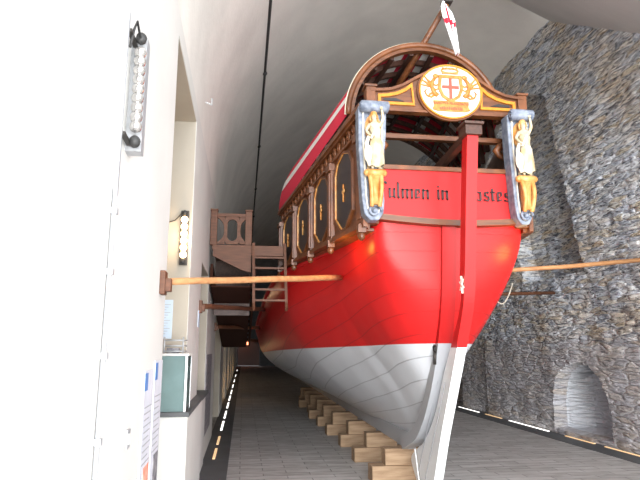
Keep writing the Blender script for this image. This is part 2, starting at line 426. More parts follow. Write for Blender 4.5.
# ================================================================== THE BOAT
boat = thing('galley', 'large red and white wooden galley with ornate stern cabin, raised on timber blocks', 'boat', (CX, 7.3, 0))
ZB = [(5.5,2.97),(5.54,2.6),(5.60,2.2),(5.74,1.8),(5.95,1.4),(6.25,1.0),(6.7,.70),(7.35,.50),(9,.50),(12,.54),(19,.56),(22,.65),(24.5,1.1),(26,1.85)]
ZG = [(5.5,3.02),(7,2.93),(9,2.86),(12.6,2.40),(19,2.0),(26,2.05)]
G = [(5.5,.72),(5.62,.80),(6,.84),(7,1.02),(8,1.27),(9,1.53),(11,1.70),(14,1.76),(19,1.55),(23,1.0),(26,.05)]
EX = [(5.5,.5),(5.7,.8),(6,1.3),(6.5,2.1),(7,2.6),(7.5,2.3),(8,1.85),(9,1.4),(10,1.25),(12,1.12),(20,1.1),(26,1.1)]
PW = [(5.5,.85),(6.5,1.0),(8,1.35),(11,2.2),(16,2.5),(26,2.5)]
def girth(y, q):
    zb, zg = cint(y, ZB), cint(y, ZG); z = zb+(zg-zb)*q
    return (max(0, z-.4)/(zg-.4))**(1/interp(y, PW))
def hull_w(y, z_):      # z_ = 0..1
    return cint(y, G)*(1-(1-z_)**2.5)**interp(y, EX)
def hull_pt(y, q, s):
    zb, zg = cint(y, ZB), cint(y, ZG)
    return (CX+s*(hull_w(y, q)+.03*min(1,q*8)), y, zb+(zg-zb)*q)
def hull_x(y, z, s=-1):
    zb, zg = cint(y, ZB), cint(y, ZG)
    return CX+s*(hull_w(y, max(0, min(1, (z-zb)/(zg-zb))))+.03)
st = [5.5+.0001]+[5.5+(7.5-5.5)*(i/44)**1.7 for i in range(1,45)]+lin(7.6, 12, 28)+lin(12.3, 26, 34)
qs = [ (i/44)**1.35 for i in range(45)]
b = MB()
for s in (-1, 1): b.grid(lambda y, q: hull_pt(y, q, s), st, qs if s > 0 else qs[::-1], uv=lambda y, q: (y, girth(y, q)))
hull = b.build('hull', 'hull', boat, smooth=True)
b = MB().grid(lambda y, t: (CX+t*cint(y, G)*.99, y, cint(y, ZG)-.03), st, [-1,-.5,0,.5,1]); b.build('deck', 'wood_dark', boat)
# gunwale wale strips
for s in (-1, 1):
    b = MB(); 
    P = [Vector(hull_pt(y, .98, s))+Vector((s*.015,0,0)) for y in lin(5.62, 25.5, 60)]
    b.tube(P, .035, 6); b.build('gunwale', 'red_board', boat, smooth=True)
# keel and sternpost
prof = [(5.46,2.95),(5.50,2.6),(5.56,2.2),(5.69,1.8),(5.89,1.4),(6.18,1.0),(6.62,.62),(7.22,.40)]
inn = [(5.62,2.95),(5.66,2.6),(5.72,2.2),(5.86,1.8),(6.07,1.4),(6.38,1.0),(6.82,.68),(7.4,.56)]
m_, m2 = [], []
for i in range(50):
    z = 2.95+(.40-2.95)*i/49
    m_.append((cint(-z, [(-q[1], q[0]) for q in prof]), z)); 
for i in range(50):
    z = 2.95+(.56-2.95)*i/49
    m2.append((cint(-z, [(-q[1], q[0]) for q in inn]), z))
b = MB().grid(lambda i, k: ((CX-.12 if k in (0,3) else CX+.03), (m_ if k < 2 else m2)[i][0], (m_ if k < 2 else m2)[i][1]), range(50), [0,1,2,3])
n0 = len(b.v)
for i in range(49): a = i*4; b.f.append((a+3, a+7, a+4, a))
b.f.append((0,1,2,3)); b.f.append((199,198,197,196))
b.build('sternpost', 'hull', boat, merge=False)
b = MB().hexa([(CX-.055,7.2,.40),(CX+.055,7.2,.40),(CX+.055,22,.52),(CX-.055,22,.52),(CX-.055,7.2,.60),(CX+.055,7.2,.60),(CX+.055,22,.62),(CX-.055,22,.62)]); b.build('keel', 'hull', boat, bevel=.008)
# ---- rudder (white below the painted line, red above)
aft = [(6.36,.04),(6.22,.26),(5.98,.70),(5.70,1.15),(5.38,1.67),(5.14,2.12),(5.06,2.5),(4.98,3.0),(4.85,3.72)]
fore = [(6.85,.04),(7.12,.30),(6.56,.60),(6.13,.98),(5.84,1.38),(5.55,1.72),(5.27,2.12),(5.19,2.5),(5.11,3.0),(4.98,3.72)]
def edge(pts, z): return cint(z, [(q[1], q[0]) for q in pts])
def rud(z0, z1, mname, nm):
    zz = lin(z0, z1, 40); b = MB()
    def f(z, k):
        ya, yf = edge(aft, z), edge(fore, z); t = .05 if z < 1.66 else .055
        tf = .035 if z < 2.3 else t
        return [(CX-t, ya, z), (CX+t, ya, z), (CX+tf, yf, z), (CX-tf, yf, z)][k % 4]
    b.grid(f, zz, [0,1,2,3,4]); e = len(b.v); b.f.append((0,1,2,3)); b.f.append((e-2,e-3,e-4,e-5))
    return b
rd = rud(.04, 1.655, 'white_paint', 'r').build('rudder', 'white_paint', boat, merge=True)
tag(rd, 'tall rudder, white below and red above')
rud(1.655, 3.72, 'red_paint', 'r').build('rudder_stock', 'red_paint', rd, merge=True)
b = MB()          # plank seams and straps
for (ya, za, yb, zb_) in ((6.86,.16,6.20,1.3),(6.62,.1,5.98,1.3)):
    b.beam((CX-.062, ya-.05, za), (CX-.064, yb-.25, zb_), .006, .008)
b.build('plank_seam', 'grey_ink', rd)
b = MB().beam((CX-.066, 6.86, .46), (CX-.07, 6.70, .06), .012, .03); b.build('rudder_strap', 'white_paint', rd)
b = MB().box(CX-.085, CX+.085, 4.82, 5.01, 3.66, 3.76).box(CX-.10, CX+.10, 4.80, 5.03, 3.76, 3.79)
b.build('rudder_head', 'wood_dark', rd, bevel=.01)
MB().beam((CX, 5.0, 3.70), (CX-.05, 6.6, 3.55), .07, .08).build('tiller', 'wood_dark', rd)
b = MB()          # white star-shaped ornament
for a in (0, 60, 120):
    r = math.radians(a+8); b.beam((CX-.062, 5.16-.045*math.sin(r), 2.25-.085*math.cos(r)), (CX-.062, 5.16+.045*math.sin(r), 2.25+.085*math.cos(r)), .012, .018, up=(1,0,0.01))
b.build('star_ornament', 'ivory', rd)
b = MB().tube([(CX-.135, 5.80, 1.62), (CX-.135, 5.82, 1.48)], .018, 8)
b.tube([(CX-.135, 5.80+.04*math.cos(t), 1.64+.04*math.sin(t)) for t in lin(0, 2*PI, 13)], .010, 6)
b.build('iron_pin', 'iron', rd, smooth=True)

# ---- transom : red name board
YT = 5.48
def sag(x): return .03*math.cos((x-CX)/.82*PI/2)
b = MB().grid(lambda x, z: (x, YT+(.0 if z < 2 else 0), (2.98-sag(x)) if z == 0 else 3.48), lin(CX-.86, CX+.81, 20), [0,1])
tb = b.build('transom_board', 'red_board', boat, solid=.05)
b = MB(); P = [(x, YT-.03, 2.965-sag(x)*1.5) for x in lin(CX-.93, CX+.84, 24)]
for a, c in zip(P, P[1:]): b.beam(a, c, .11, .06)
b.build('transom_moulding', 'wood_front', tb)
b = MB().box(CX-.90, CX+.82, YT-.05, YT+.05, 3.48, 3.53); b.build('transom_rail', 'wood_trim', tb, bevel=.006)
for xx in (CX+.78, CX-.84): MB().box(xx, xx+.035, YT-.045, YT-.02, 2.99, 3.48).build('board_frame', 'red_paint', tb)
# blackletter lettering drawn stroke by stroke
def glyph(ch):
    """returns (list of polygons, advance) ; x-height .62"""
    Pl = []
    def mn(x, h=.62, w=.062, y0=0): Pl.append([(x-w,y0+.09),(x,y0),(x+w,y0+.09),(x+w,h-.09),(x,h),(x-w,h-.09)])
    def dm(x, y, r=.085): Pl.append([(x-r,y),(x,y-r),(x+r,y),(x,y+r)])
    def ln(x0, y0, x1, y1, w=.025):
        d = Vector((x1-x0, y1-y0)).normalized(); p = Vector((-d.y, d.x))*w
        Pl.append([(x0+p.x,y0+p.y),(x0-p.x,y0-p.y),(x1-p.x,y1-p.y),(x1+p.x,y1+p.y)])
    if ch == 'u': mn(.08); mn(.36); dm(.08,.57); dm(.36,.57); ln(.08,.04,.36,.14); dm(.40,.05,.06); return Pl, .52
    if ch == 'n': mn(.08); mn(.36); dm(.08,.57); dm(.36,.52); ln(.08,.50,.36,.60); dm(.08,.05,.07); dm(.38,.05,.07); return Pl, .52
    if ch == 'm':
        for x in (.08,.36,.64): mn(x); dm(x,.55); dm(x+.01,.05,.07)
        ln(.08,.50,.36,.60); ln(.36,.50,.64,.60); return Pl, .80
    if ch == 'l': mn(.08, 1.0); dm(.11,.05,.08); dm(.06,.95,.07); return Pl, .27
    if ch == 'i': mn(.08); dm(.08,.57); dm(.11,.05,.07); dm(.10,.82,.07); return Pl, .27
    if ch == 'e': mn(.08); ln(.08,.58,.30,.58,.05); ln(.30,.60,.32,.40,.045); ln(.10,.24,.34,.40); ln(.08,.06,.34,.13,.04); return Pl, .46
    if ch == 'o': mn(.08); mn(.36); ln(.08,.60,.36,.52,.04); ln(.08,.10,.36,.03,.04); return Pl, .54
    if ch == 's': dm(.30,.55,.08); ln(.08,.50,.30,.60,.035); mn(.10,.60,.055,.30); ln(.08,.38,.34,.24,.055); mn(.33,.34,.055,.03); ln(.04,.10,.32,.03,.035); dm(.07,.10,.07); return Pl, .48
    if ch == 't': mn(.10,.85); ln(-.02,.58,.28,.58,.035); ln(.10,.04,.28,.12,.03); return Pl, .36
    if ch == 'h': mn(.08,1.0); mn(.36,.60,.062,-.12); ln(.08,.48,.36,.60); dm(.36,.52); dm(.05,.95,.07); dm(.08,.05,.07); return Pl, .54
    if ch == 'F': mn(.14,1.0,.075); ln(.10,.94,.50,.98,.055); dm(.50,.92,.09); ln(.14,.52,.40,.56,.035); ln(-.06,.86,.10,.98,.03); ln(-.04,.04,.20,.06,.04); ln(.02,.3,.02,.8,.02); return Pl, .62
    return Pl, .3
def word(txt, x, z, size, parent, nm='lettering'):
    b = MB()
    for ch in txt:
        pl, adv = glyph(ch)
        for p in pl: b.prism([(x+a*size, z+c*size) for a, c in p], lambda a, c, d: (a, d, c), YT-.040, YT-.020)
        x += adv*size
    return b.build(nm, 'letter', parent)
word('Fulmen', CX-.80, 3.17, .175, tb); word('in', CX-.17, 3.17, .175, tb); word('hostes', CX+.15, 3.17, .175, tb)

# ---- cabin
YA, YF = 5.5, 9.0
def cab(y): k = (y-YA)/(YF-YA); return (.93+.63*k, 4.20-.35*k, 2.86+.02*k)   # half width, top, bottom
def cpt(y, z01, s, out=0.):
    h, zt, zb = cab(y); h -= .09*(1-(y-YA)/(YF-YA)) if s > 0 else 0; return (CX+s*(h+out), y, zb+(zt-zb)*z01)
def cbox(b, y0, y1, a0, a1, s, o0, o1):   # box in cabin-side coordinates
    b.hexa([cpt(y0,a0,s,o0),cpt(y0,a0,s,o1),cpt(y1,a0,s,o1),cpt(y1,a0,s,o0),cpt(y0,a1,s,o0),cpt(y0,a1,s,o1),cpt(y1,a1,s,o1),cpt(y1,a1,s,o0)])
bays = []
for k in range(4):
    y0 = 5.74+k*.815; bays.append((y0, y0+.665))
for s in (-1, 1):
    b = MB(); cbox(b, YA, YF, 0, 1, s, -.05, 0)
    cw = b.build('cabin_wall', 'wood', boat)
    b = MB(); cbox(b, YA-.04, YF, .955, 1.0, s, 0, .07); cbox(b, YA-.02, YF, .93, .955, s, 0, .045); cbox(b, YA, YF, .79, .81, s, 0, .04)
    b.build('cornice', 'wood_trim', cw)
    b = MB()
    for y_ in lin(YA+.1, YF-.1, 22):
        R_ = .065
        c = Vector(cpt(y_, .87, s, .012))
        b.tube([(c.x, c.y+R_*math.cos(t), c.z+R_*math.sin(t)) for t in lin(0, 2*PI, 13)], .016, 5)
        b.ball(c, .028, 6, 4)
    b.build('carved_frieze', 'wood_trim', cw, smooth=True)
    b = MB(); cbox(b, YA, YF, 0, .035, s, 0, .06); cbox(b, YA, YF, .035, .06, s, 0, .035); b.build('sill_moulding', 'wood_trim', cw)
    for i, (y0, y1) in enumerate(bays):
        # elongated eight-sided panel with arched head
        def oc(g): 
            ya, yb = y0+g, y1-g; c_ = .20
            a0, a1 = .045+g*.5, .80-g*.4
            return [(ya+c_,a0),(yb-c_,a0),(yb,a0+.13),(yb,a1-.14),(yb-.07,a1-.05),(yb-c_-.04,a1),(ya+c_+.04,a1),(ya+.07,a1-.05),(ya,a1-.14),(ya,a0+.13)]
        pn = MB().prism(oc(.075), lambda a, c, d: cpt(a, c, s, d), -.01, .012).build('panel', 'panel', cw)
        MB().ring(oc(.04), oc(.07), lambda a, c, d: cpt(a, c, s, d), .0, .03).build('panel_frame', 'wood_trim', cw)
        MB().ring(oc(.072), oc(.080), lambda a, c, d: cpt(a, c, s, d), .0, .026).build('gilt_line', 'gold_pale', cw)
        c = Vector(cpt((y0+y1)/2, .42, s, .02)); b = MB()
        for a in range(4):
            t = a*PI/2; b.ball((c.x, c.y+.042*math.sin(t), c.z+.055*math.cos(t)), .03, 8, 6, (.4,.8 if a%2 else .55,.8 if a%2 else 1.2))
        b.ball(c, .024, 8, 6, (.6,1,1)); b.tube([(c.x,c.y,c.z-.12),(c.x,c.y,c.z+.02)], .010, 6)
        b.build('gilt_ornament', 'gold_pale', cw, smooth=True)
    for yy in [YA+.03]+[ (bays[k][1]+bays[k+1][0])/2 for k in range(3)]+[YF-.06]:
        b = MB(); wd = .055 if yy > YA+.1 else .10
        cbox(b, yy-wd, yy+wd, .0, .78, s, 0, .045); cbox(b, yy-wd*.5, yy+wd*.5, .07, .70, s, .045, .06); cbox(b, yy-wd*1.25, yy+wd*1.25, .72, .79, s, 0, .07)
        b.build('pilaster', 'wood_trim', cw)
        if s > 0 and yy < YA+.1: continue
        q = cpt(yy, -.06, s, .03)
        MB().ball(q, .045, 10, 8, (.9,.9,1.1)).box(q[0]-.04, q[0]+.04, q[1]-.05, q[1]+.05, q[2]+.03, q[2]+.11).build('corbel', 'wood_trim', cw, smooth=False)
    # underside between hull and cabin wall
    b = MB().grid(lambda y, k: (CX+s*((cab(y)[0]-.02-(.09 if s > 0 else 0)) if k else (hull_w(y,.93)-.05)), y, cab(y)[2]+.005 if k else min(cint(y,ZG)-.05, cab(y)[2])), lin(YA+.1, YF, 14), [0,1])
    b.build('overhang', 'wood_trim', cw, solid=.03)
# corner posts and cross rails at the aft end
for s in (-1, 1):
    b = MB().box(CX+s*.86-.07-(.09 if s > 0 else 0), CX+s*.86+.07-(.09 if s > 0 else 0), 5.46, 5.60, 2.9, 4.18); b.build('corner_post', 'wood_front', boat, bevel=.008)
b = MB().box(CX-.84, CX+.80, 5.62, 5.70, 3.90, 3.955); b.build('cross_rail', 'wood_front', boat, bevel=.006)
for s in (-1,1):
    b = MB(); P = [(CX-.03+s*(.77-.02*k-.10*math.sin(k*.9)), 5.64, 3.90-.045*k) for k in range(6)]; b.tube(P, .035, 8, rr=[.05,.045,.04,.035,.03,.015])
    b.build('carved_bracket', 'wood_trim', boat, smooth=True)

# ---- pediment
YP = 5.44
def ped_top(x):
    d = abs(x-CX)
    return -.05+interp(d*1.06, [(0,4.665),(.12,4.66),(.25,4.62),(.4,4.54),(.55,4.45),(.68,4.40),(.80,4.385),(.95,4.38)])
xs = lin(CX-.87, CX+.84, 44)
pts = [(x, 4.16-.015*(1-abs(x-CX))) for x in xs]+[(x, ped_top(x)) for x in xs[::-1]]
pd = MB().prism(pts, lambda a, c, d: (a, d, c), YP, YP+.07).build('pediment', 'wood_front', boat)
b = MB(); P = [(x, YP+.02, ped_top(x)+.015) for x in xs]
for a, c in zip(P, P[1:]): b.beam(a, c, .12, .03)
b.build('pediment_moulding', 'wood_trim', pd)
b = MB().box(CX-.88, CX+.86, YP-.02, YP+.08, 4.125, 4.155); b.build('pediment_moulding', 'wood_trim', pd, bevel=.005)
for s in (-1, 1):
    b = MB().box(CX-.015+s*.85-.05, CX-.015+s*.85+.05, YP-.035, YP+.10, 4.12, 4.38).box(CX-.015+s*.85-.068, CX-.015+s*.85+.068, YP-.05, YP+.12, 4.38, 4.405)
    b.build('end_block', 'wood_trim', pd, bevel=.006)
    o_ = [(.83,4.235),(.83,4.345),(.72,4.355),(.60,4.385),(.50,4.435),(.42,4.50),(.395,4.235)]
    i_ = [(.795,4.265),(.795,4.315),(.70,4.325),(.59,4.352),(.49,4.40),(.435,4.445),(.42,4.265)]
    MB().ring([(CX-.015+s*a*.93, c-.04) for a, c in o_], [(CX-.015+s*a*.93, c-.04) for a, c in i_], lambda a, c, d: (a, d, c), YP-.022, YP+.005).build('gilt_trim', 'gold', pd)
    j_ = [(.76,4.28),(.76,4.305),(.62,4.315),(.52,4.28)]
    MB().prism([(CX-.015+s*a*.93, c-.04) for a, c in j_], lambda a, c, d: (a, d, c), YP-.01, YP+.005).build('dark_inlay', 'black', pd)
# medallion
MCX, MCZ = CX+.01, 4.365
def ell(a, c, n=48, rot=0): return [(MCX+a*math.cos(2*PI*i/n), MCZ+c*math.sin(2*PI*i/n)) for i in range(n)]
fm = lambda a, c, d: (a, d, c)
md = MB().prism(ell(.345,.305), fm, YP-.045, YP-.0).build('medallion', 'medal', boat)
MB().ring(ell(.352,.312), ell(.336,.296), fm, YP-.06, YP-.0).build('gilt_rim', 'gold', md)
MB().ring(ell(.367,.327), ell(.352,.312), fm, YP-.035, YP+.0).build('wooden_rim', 'wood_trim', md)
mx, mz, YM = MCX, MCZ+.035, YP-.058
sh = [(-.075,.095),(.075,.095),(.085,0),(.06,-.065),(0,-.105),(-.06,-.065),(-.085,0)]
MB().ring([(mx+a*1.32, mz+c*1.28) for a, c in sh], [(mx+a, mz+c) for a, c in sh], fm, YM, YM+.02).build('shield_border', 'emblem', md)
MB().box(mx-.012, mx+.012, YM, YM+.02, mz-.095, mz+.09).box(mx-.072, mx+.072, YM-.001, YM+.02, mz+.0, mz+.024).build('red_cross', 'cross', md)
b = MB().box(mx-.07, mx+.07, YM, YM+.02, mz+.135, mz+.15)       # crown
b.tube([(mx+.075*math.cos(t), YM+.005, mz+.165+.022*math.sin(t)) for t in lin(0, 2*PI, 17)], .008, 6)
for k in range(5): b.ball((mx-.06+k*.03, YM, mz+.185), .009, 6, 4)
b.build('crown', 'emblem', md)
for s in (-1, 1):     # rearing winged supporter either side, drawn as foliate relief
    b = MB()
    def cv(pts, r, r2=.006):
        P = [(mx+s*a, YM+.008, mz+c) for a, c in pts]; n_ = len(P); b.tube(P, r, 6, rr=[r+(r2-r)*i/(n_-1) for i in range(n_)])
    cv([(.115,-.075),(.15,-.04),(.165,.01),(.155,.06),(.13,.095)], .020, .014)
    b.ball((mx+s*.125, YM+.005, mz+.108), .022, 8, 6, (1.2,.5,.9))
    cv([(.155,.03),(.125,.02),(.10,.035)], .010); cv([(.16,.0),(.13,-.02),(.105,-.01)], .010)
    cv([(.165,.03),(.20,.07),(.235,.115)], .014, .004); cv([(.168,.02),(.215,.045),(.255,.07)], .014, .004); cv([(.17,.01),(.22,.015),(.262,.02)], .013, .004)
    cv([(.13,-.06),(.17,-.09),(.21,-.075),(.225,-.04),(.21,-.02)], .011, .006); cv([(.13,-.05),(.18,-.06),(.20,-.09)], .012, .006)
    b.build('supporter', 'emblem', md, smooth=True)
ban = [(-.155,-.118),(.155,-.118),(.15,-.165),(.165,-.20),(.12,-.215),(-.12,-.215),(-.165,-.20),(-.15,-.165)]
MB().prism([(mx+a, mz+c) for a, c in ban], fm, YM+.004, YM+.018).build('banner', 'emblem', md)
text_mesh('SANCTVS FRANCISCVS', .030, lambda x, y, d: (mx+x*1.0, YM+.002+d, mz-.152+y), .003).build('lettering', 'cross', md)
b = MB()
for k in range(13): b.box(mx-.10+k*.0155, mx-.10+k*.0155+.009, YM+.0, YM+.005, mz-.200, mz-.180+.004*(k % 3))
b.build('worn_lettering', 'cross', md)

for ch in md.children:      # the arms fill most of the oval
    if ch.name.split('.')[0] in ('gilt_rim', 'wooden_rim'): continue
    for v in ch.data.vertices:
        v.co.x = (MCX-CX)+(v.co.x-(MCX-CX))*1.28; v.co.z = MCZ+(v.co.z-MCZ)*1.24-.006

# ---- carved consoles with a standing woman holding up one arm
def skin_mesh(nodes, edges, sub=2):
    me = bpy.data.meshes.new('s'); bm = bmesh.new(); lay = bm.verts.layers.skin.verify(); vs = [bm.verts.new(n_[0]) for n_ in nodes]
    for a, c in edges: bm.edges.new((vs[a], vs[c]))
    for v, n_ in zip(vs, nodes): v[lay].radius = (n_[1], n_[2] if len(n_) > 2 else n_[1])
    vs[0][lay].use_root = True
    bm.to_mesh(me); bm.free()
    o = bpy.data.objects.new('s', me); C.objects.link(o); o.modifiers.new('k', 'SKIN'); sd = o.modifiers.new('u', 'SUBSURF'); sd.levels = sub; sd.render_levels = sub
    dg = bpy.context.evaluated_depsgraph_get(); dg.update()
    r = bpy.data.meshes.new_from_object(o.evaluated_get(dg)); bpy.data.objects.remove(o)
    return r
def console(xc, up, label, wd=1.):
    """up = +1: raises the arm on the +x side"""
    out = [(-.15,4.10),(.10,4.13),(.15,4.08),(.14,3.80),(.115,3.55),(.10,3.30),(.11,3.10),(.10,2.98),(.05,2.90),(-.04,2.895),(-.10,2.96),(-.12,3.10),(-.135,3.4),(-.15,3.7)]
    out = [(a*wd, z) for a, z in out]
    back = MB().prism([(xc+a, z) for a, z in out], fm, 5.30, 5.45).build('console', 'blue_grey', boat, bevel=.012)
    tag(back, label)
    k = len(out); inner = [(a*.72, 3.51+(z-3.51)*.90) for a, z in out]; inner2 = [(a*.62, 3.51+(z-3.51)*.88) for a, z in out]
    MB().ring([(xc+a, z) for a, z in inner], [(xc+a, z) for a, z in inner2], fm, 5.285, 5.31).build('gilt_line', 'ivory', back)
    MB().prism([(xc+.085*math.cos(t), 3.86+.15*math.sin(t)) for t in lin(0, 2*PI*15/16, 16)], fm, 5.283, 5.31).build('gilt_niche', 'gold_pale', back)
    b = MB().tube([(xc-.13*wd, 5.25, 4.075), (xc+.15*wd, 5.25, 4.075)], .062, 16)      # top roll
    for sx in (-.135*wd, .155*wd): b.tube([(xc+sx, 5.25+r_*math.cos(t), 4.075+r_*math.sin(t)) for r_, t in [(.05-.006*i/2, i*.7) for i in range(14)]], .008, 5)
    b.build('top_scroll', 'blue_grey', back, smooth=True)
    b = MB()     # gilt scroll under the feet
    P = []
    for i in range(26):
        t = i/25
        P.append((5.25-.055*math.sin(t*PI*1.0)-.02, 3.36-.34*t))
    for off in (-.06, .06): b.tube([(xc+off*(1-.35*i/25), p[0], p[1]) for i, p in enumerate(P)], .022, 8)
    b.prism([(xc-.06,3.36),(xc+.06,3.36),(xc+.045,3.04),(xc-.045,3.04)], fm, 5.20, 5.29)
    b.tube([(xc-.085, 5.22, 3.36), (xc+.085, 5.22, 3.36)], .04, 12)
    b.ball((xc-.085, 5.22, 3.36), .035, 8, 6); b.ball((xc+.085, 5.22, 3.36), .035, 8, 6)
    b.build('gilt_scroll', 'gold_pale', back, smooth=True)
    b = MB().tube([(xc+r_*math.cos(t), 5.275, 2.985+r_*math.sin(t)) for r_, t in [(.075-.0045*i, i*.55) for i in range(15)]], .016, 6)
    b.ball((xc, 5.275, 2.985), .025, 8, 6); b.build('tail_volute', 'blue_grey', back, smooth=True)
    # figure, one continuous body
    Y = 5.215; u = up
    def p(x, y, z): return (xc+x*u, Y+y, z)
    nodes = [(p(0,0,3.69),.048,.04),(p(.008,0,3.75),.040,.034),(p(.008,-.004,3.815),.050,.040),(p(.004,0,3.865),.046,.034),(p(0,-.004,3.895),.019),(p(-.006,-.008,3.925),.026),(p(-.008,-.010,3.965),.030,.033),(p(-.008,-.006,3.99),.018),
             (p(.060,0,3.862),.021),(p(.088,-.008,3.93),.018),(p(.078,-.012,4.005),.014),(p(.070,-.014,4.03),.013),
             (p(-.056,0,3.858),.021),(p(-.088,.0,3.80),.018),(p(-.062,-.035,3.74),.013),(p(-.040,-.045,3.735),.012),
             (p(.026,0,3.64),.034),(p(.030,-.018,3.52),.026),(p(.034,.0,3.42),.018),(p(.036,-.03,3.405),.014),
             (p(-.026,0,3.64),.034),(p(-.030,-.004,3.52),.026),(p(-.030,.005,3.42),.018),(p(-.032,-.03,3.405),.014)]
    E_ = [(0,1),(1,2),(2,3),(3,4),(4,5),(5,6),(6,7),(3,8),(8,9),(9,10),(10,11),(3,12),(12,13),(13,14),(14,15),(0,16),(16,17),(17,18),(18,19),(0,20),(20,21),(21,22),(22,23)]
    me = skin_mesh(nodes, E_)
    for v in me.vertices: v.co = v.co-ORG
    me.materials.clear(); me.materials.append(M['statue'])
    for q in me.polygons: q.use_smooth = True
    fg = bpy.data.objects.new('carved_woman', me); C.objects.link(fg); fg.parent = back
    # merged into one carving: face, fingers, bound hair and falling dress
    b = MB()
    def dr(t, a):      # dress: t 0 shoulders .. 1 hem
        z = 3.85-.43*t
        rx = interp(t, [(0,.052),(.12,.062),(.26,.046),(.42,.066),(.7,.072),(1,.082)]); ry = interp(t, [(0,.030),(.12,.052),(.26,.042),(.42,.052),(.7,.052),(1,.056)])
        fo = 1+.10*t*math.sin(a*7+t*5)+.05*t*math.sin(a*13)
        return (xc+u*(.004+.010*math.sin(t*3))+rx*fo*math.cos(a), Y+ry*fo*math.sin(a), z+(-.02*math.sin(a*3) if t == 1 else 0))
    b.grid(dr, lin(0, 1, 18), lin(0, 2*PI, 37)); b.build('dress', 'statue', back, smooth=True, merge=True)
    b = MB().ball(p(-.008,-.001,3.972), .038, 12, 8, (1,1,1.02)).ball(p(-.006,.030,3.965), .020, 8, 6)
    b.tube([p(-.045,-.004,3.965), p(-.046,-.004,3.93), p(-.038,.0,3.895)], .010, 6); b.tube([p(.030,-.004,3.965), p(.030,-.004,3.93)], .009, 6)
    b.build('hair', 'gold_pale', back, smooth=True)
    b = MB().ball(p(-.008,-.042,3.952), .006, 6, 6, (.8,1.3,1.4))
    for sx in (-.012,.012): b.ball(p(-.008+sx,-.036,3.962), .004, 6, 4)
    b.ball(p(-.008,-.039,3.938), .005, 6, 4, (1.6,.7,.6)); b.build('face', 'statue', back, smooth=True)
    b = MB()
    for i in range(5): b.tube([p(.060+.005*i,-.016,4.03), p(.058+.006*i,-.024,4.050), p(.058+.006*i,-.014,4.066-.003*abs(i-2))], .0042, 5)
    for i in range(5): b.tube([p(-.044,-.048,3.742-.006*i), p(-.028,-.056,3.742-.006*i), p(-.016,-.050,3.738-.006*i)], .0042, 5)
    b.build('fingers', 'statue', back, smooth=True)
    b = MB()      # shield or cloth bundle by the hip and trailing drapery
    b.ball(p(-.075,-.02,3.55), .06, 12, 8, (.75,.5,1.55)); b.tube([p(-.06,-.01,3.74),p(-.09,-.02,3.66),p(-.085,-.02,3.5),p(-.06,-.03,3.42)], .02, 8)
    b.tube([p(.05,.0,3.87),p(.0,-.05,3.80),p(-.05,-.045,3.70)], .014, 6)
    b.build('drapery', 'ivory', back, smooth=True)
console(CX-.88, 1, 'console with white carved woman, left of name board')
console(CX+.715, 1, 'console with white carved woman, right of name board', .84)

# ---- arched awning roof
RY0, RY1 = 5.78, 9.0
def roof(y, t, off=0.):     # t 0..1 left foot to right foot
    k = (y-RY0)/(RY1-RY0); hw = .88+.70*k+off; zf = 4.20-.34*k; h = .885+.60*k+off
    a = PI*(1-t); return (CX-.15*(1-k)+hw*math.cos(a), y, zf+h*math.sin(a))
b = MB().grid(lambda y, t: roof(y, t, .03), lin(RY0, RY1, 14), lin(0, 1, 49), uv=lambda y, t: (y, t))
b.build('awning', 'cloth', boat, smooth=True)
for i, y_ in enumerate(lin(RY0, RY1, 10)):
    b = MB(); P = [roof(y_, t, -.02) for t in lin(0, 1, 33)]
    wd = .05 if 0 < i < 9 else .07
    for a, c in zip(P, P[1:]): b.beam(a, c, wd, .06, up=(0,.0001,1) if abs(a[0]-c[0]) > 1e-3 else (1,0,0))
    b.build('roof_rib', 'wood_dark' if 0 < i else 'wood_front', boat)
for t in lin(.08, .92, 10):
    b = MB(); b.beam(roof(RY0+.05, t, -.05), roof(RY1, t, -.05), .05, .035); b.build('roof_batten', 'wood_dark', boat)
b = MB()                       # pale front hoop edge
b.tube([Vector(roof(RY0-.03, t, .02)) for t in lin(0, 1, 41)], .034, 8); b.build('front_hoop', 'wood_trim', boat, smooth=True)
b = MB().tube([Vector(roof(RY0-.02, t, .05)) for t in lin(0, 1, 41)], .012, 6); b.build('awning_piping', 'ivory', boat, smooth=True)

# ---- flagstaff
A, B_ = Vector((1.66, 6.75, 4.55)), Vector((2.17, 5.42, 5.44))
b = MB().tube([A, A.lerp(B_, .5), B_], .04, 10, rr=[.045,.038,.032]); fs = b.build('flagstaff', 'wood_front', boat, smooth=True)
MB().box(B_.x-.06, B_.x+.05, B_.y-.05, B_.y+.05, B_.z, B_.z+.03).build('staff_cap', 'iron', fs)
q = A.lerp(B_, .67); MB().tube([q+Vector((.05*math.cos(t), .05*math.sin(t), .02*math.cos(t))) for t in lin(0, 2*PI, 13)], .009, 5).build('staff_ring', 'ivory', fs, smooth=True)
done()
# flag
def fl(u, v):     # u across, v top->bottom
    w_ = interp(v, [(0,.06),(.12,.20),(.3,.22),(.6,.15),(1,.05)])
    x = 2.12+(u-.5)*w_*.62+.12*v; z = 5.40-.60*v+.08*(.5-u)*(1-v)
    return (x, 5.36+.03*math.sin(u*16)*(.4+v), z)
b = MB().grid(fl, lin(0, 1, 30), lin(0, 1, 30), uv=lambda u, v: (u, 1-v))
f_ = b.build('flag', 'flag', None, smooth=True, org=(2.15,5.36,4.8), solid=.004)
tag(f_, 'white flag with red cross drooping from the slanted staff above the galley roof', 'flag')

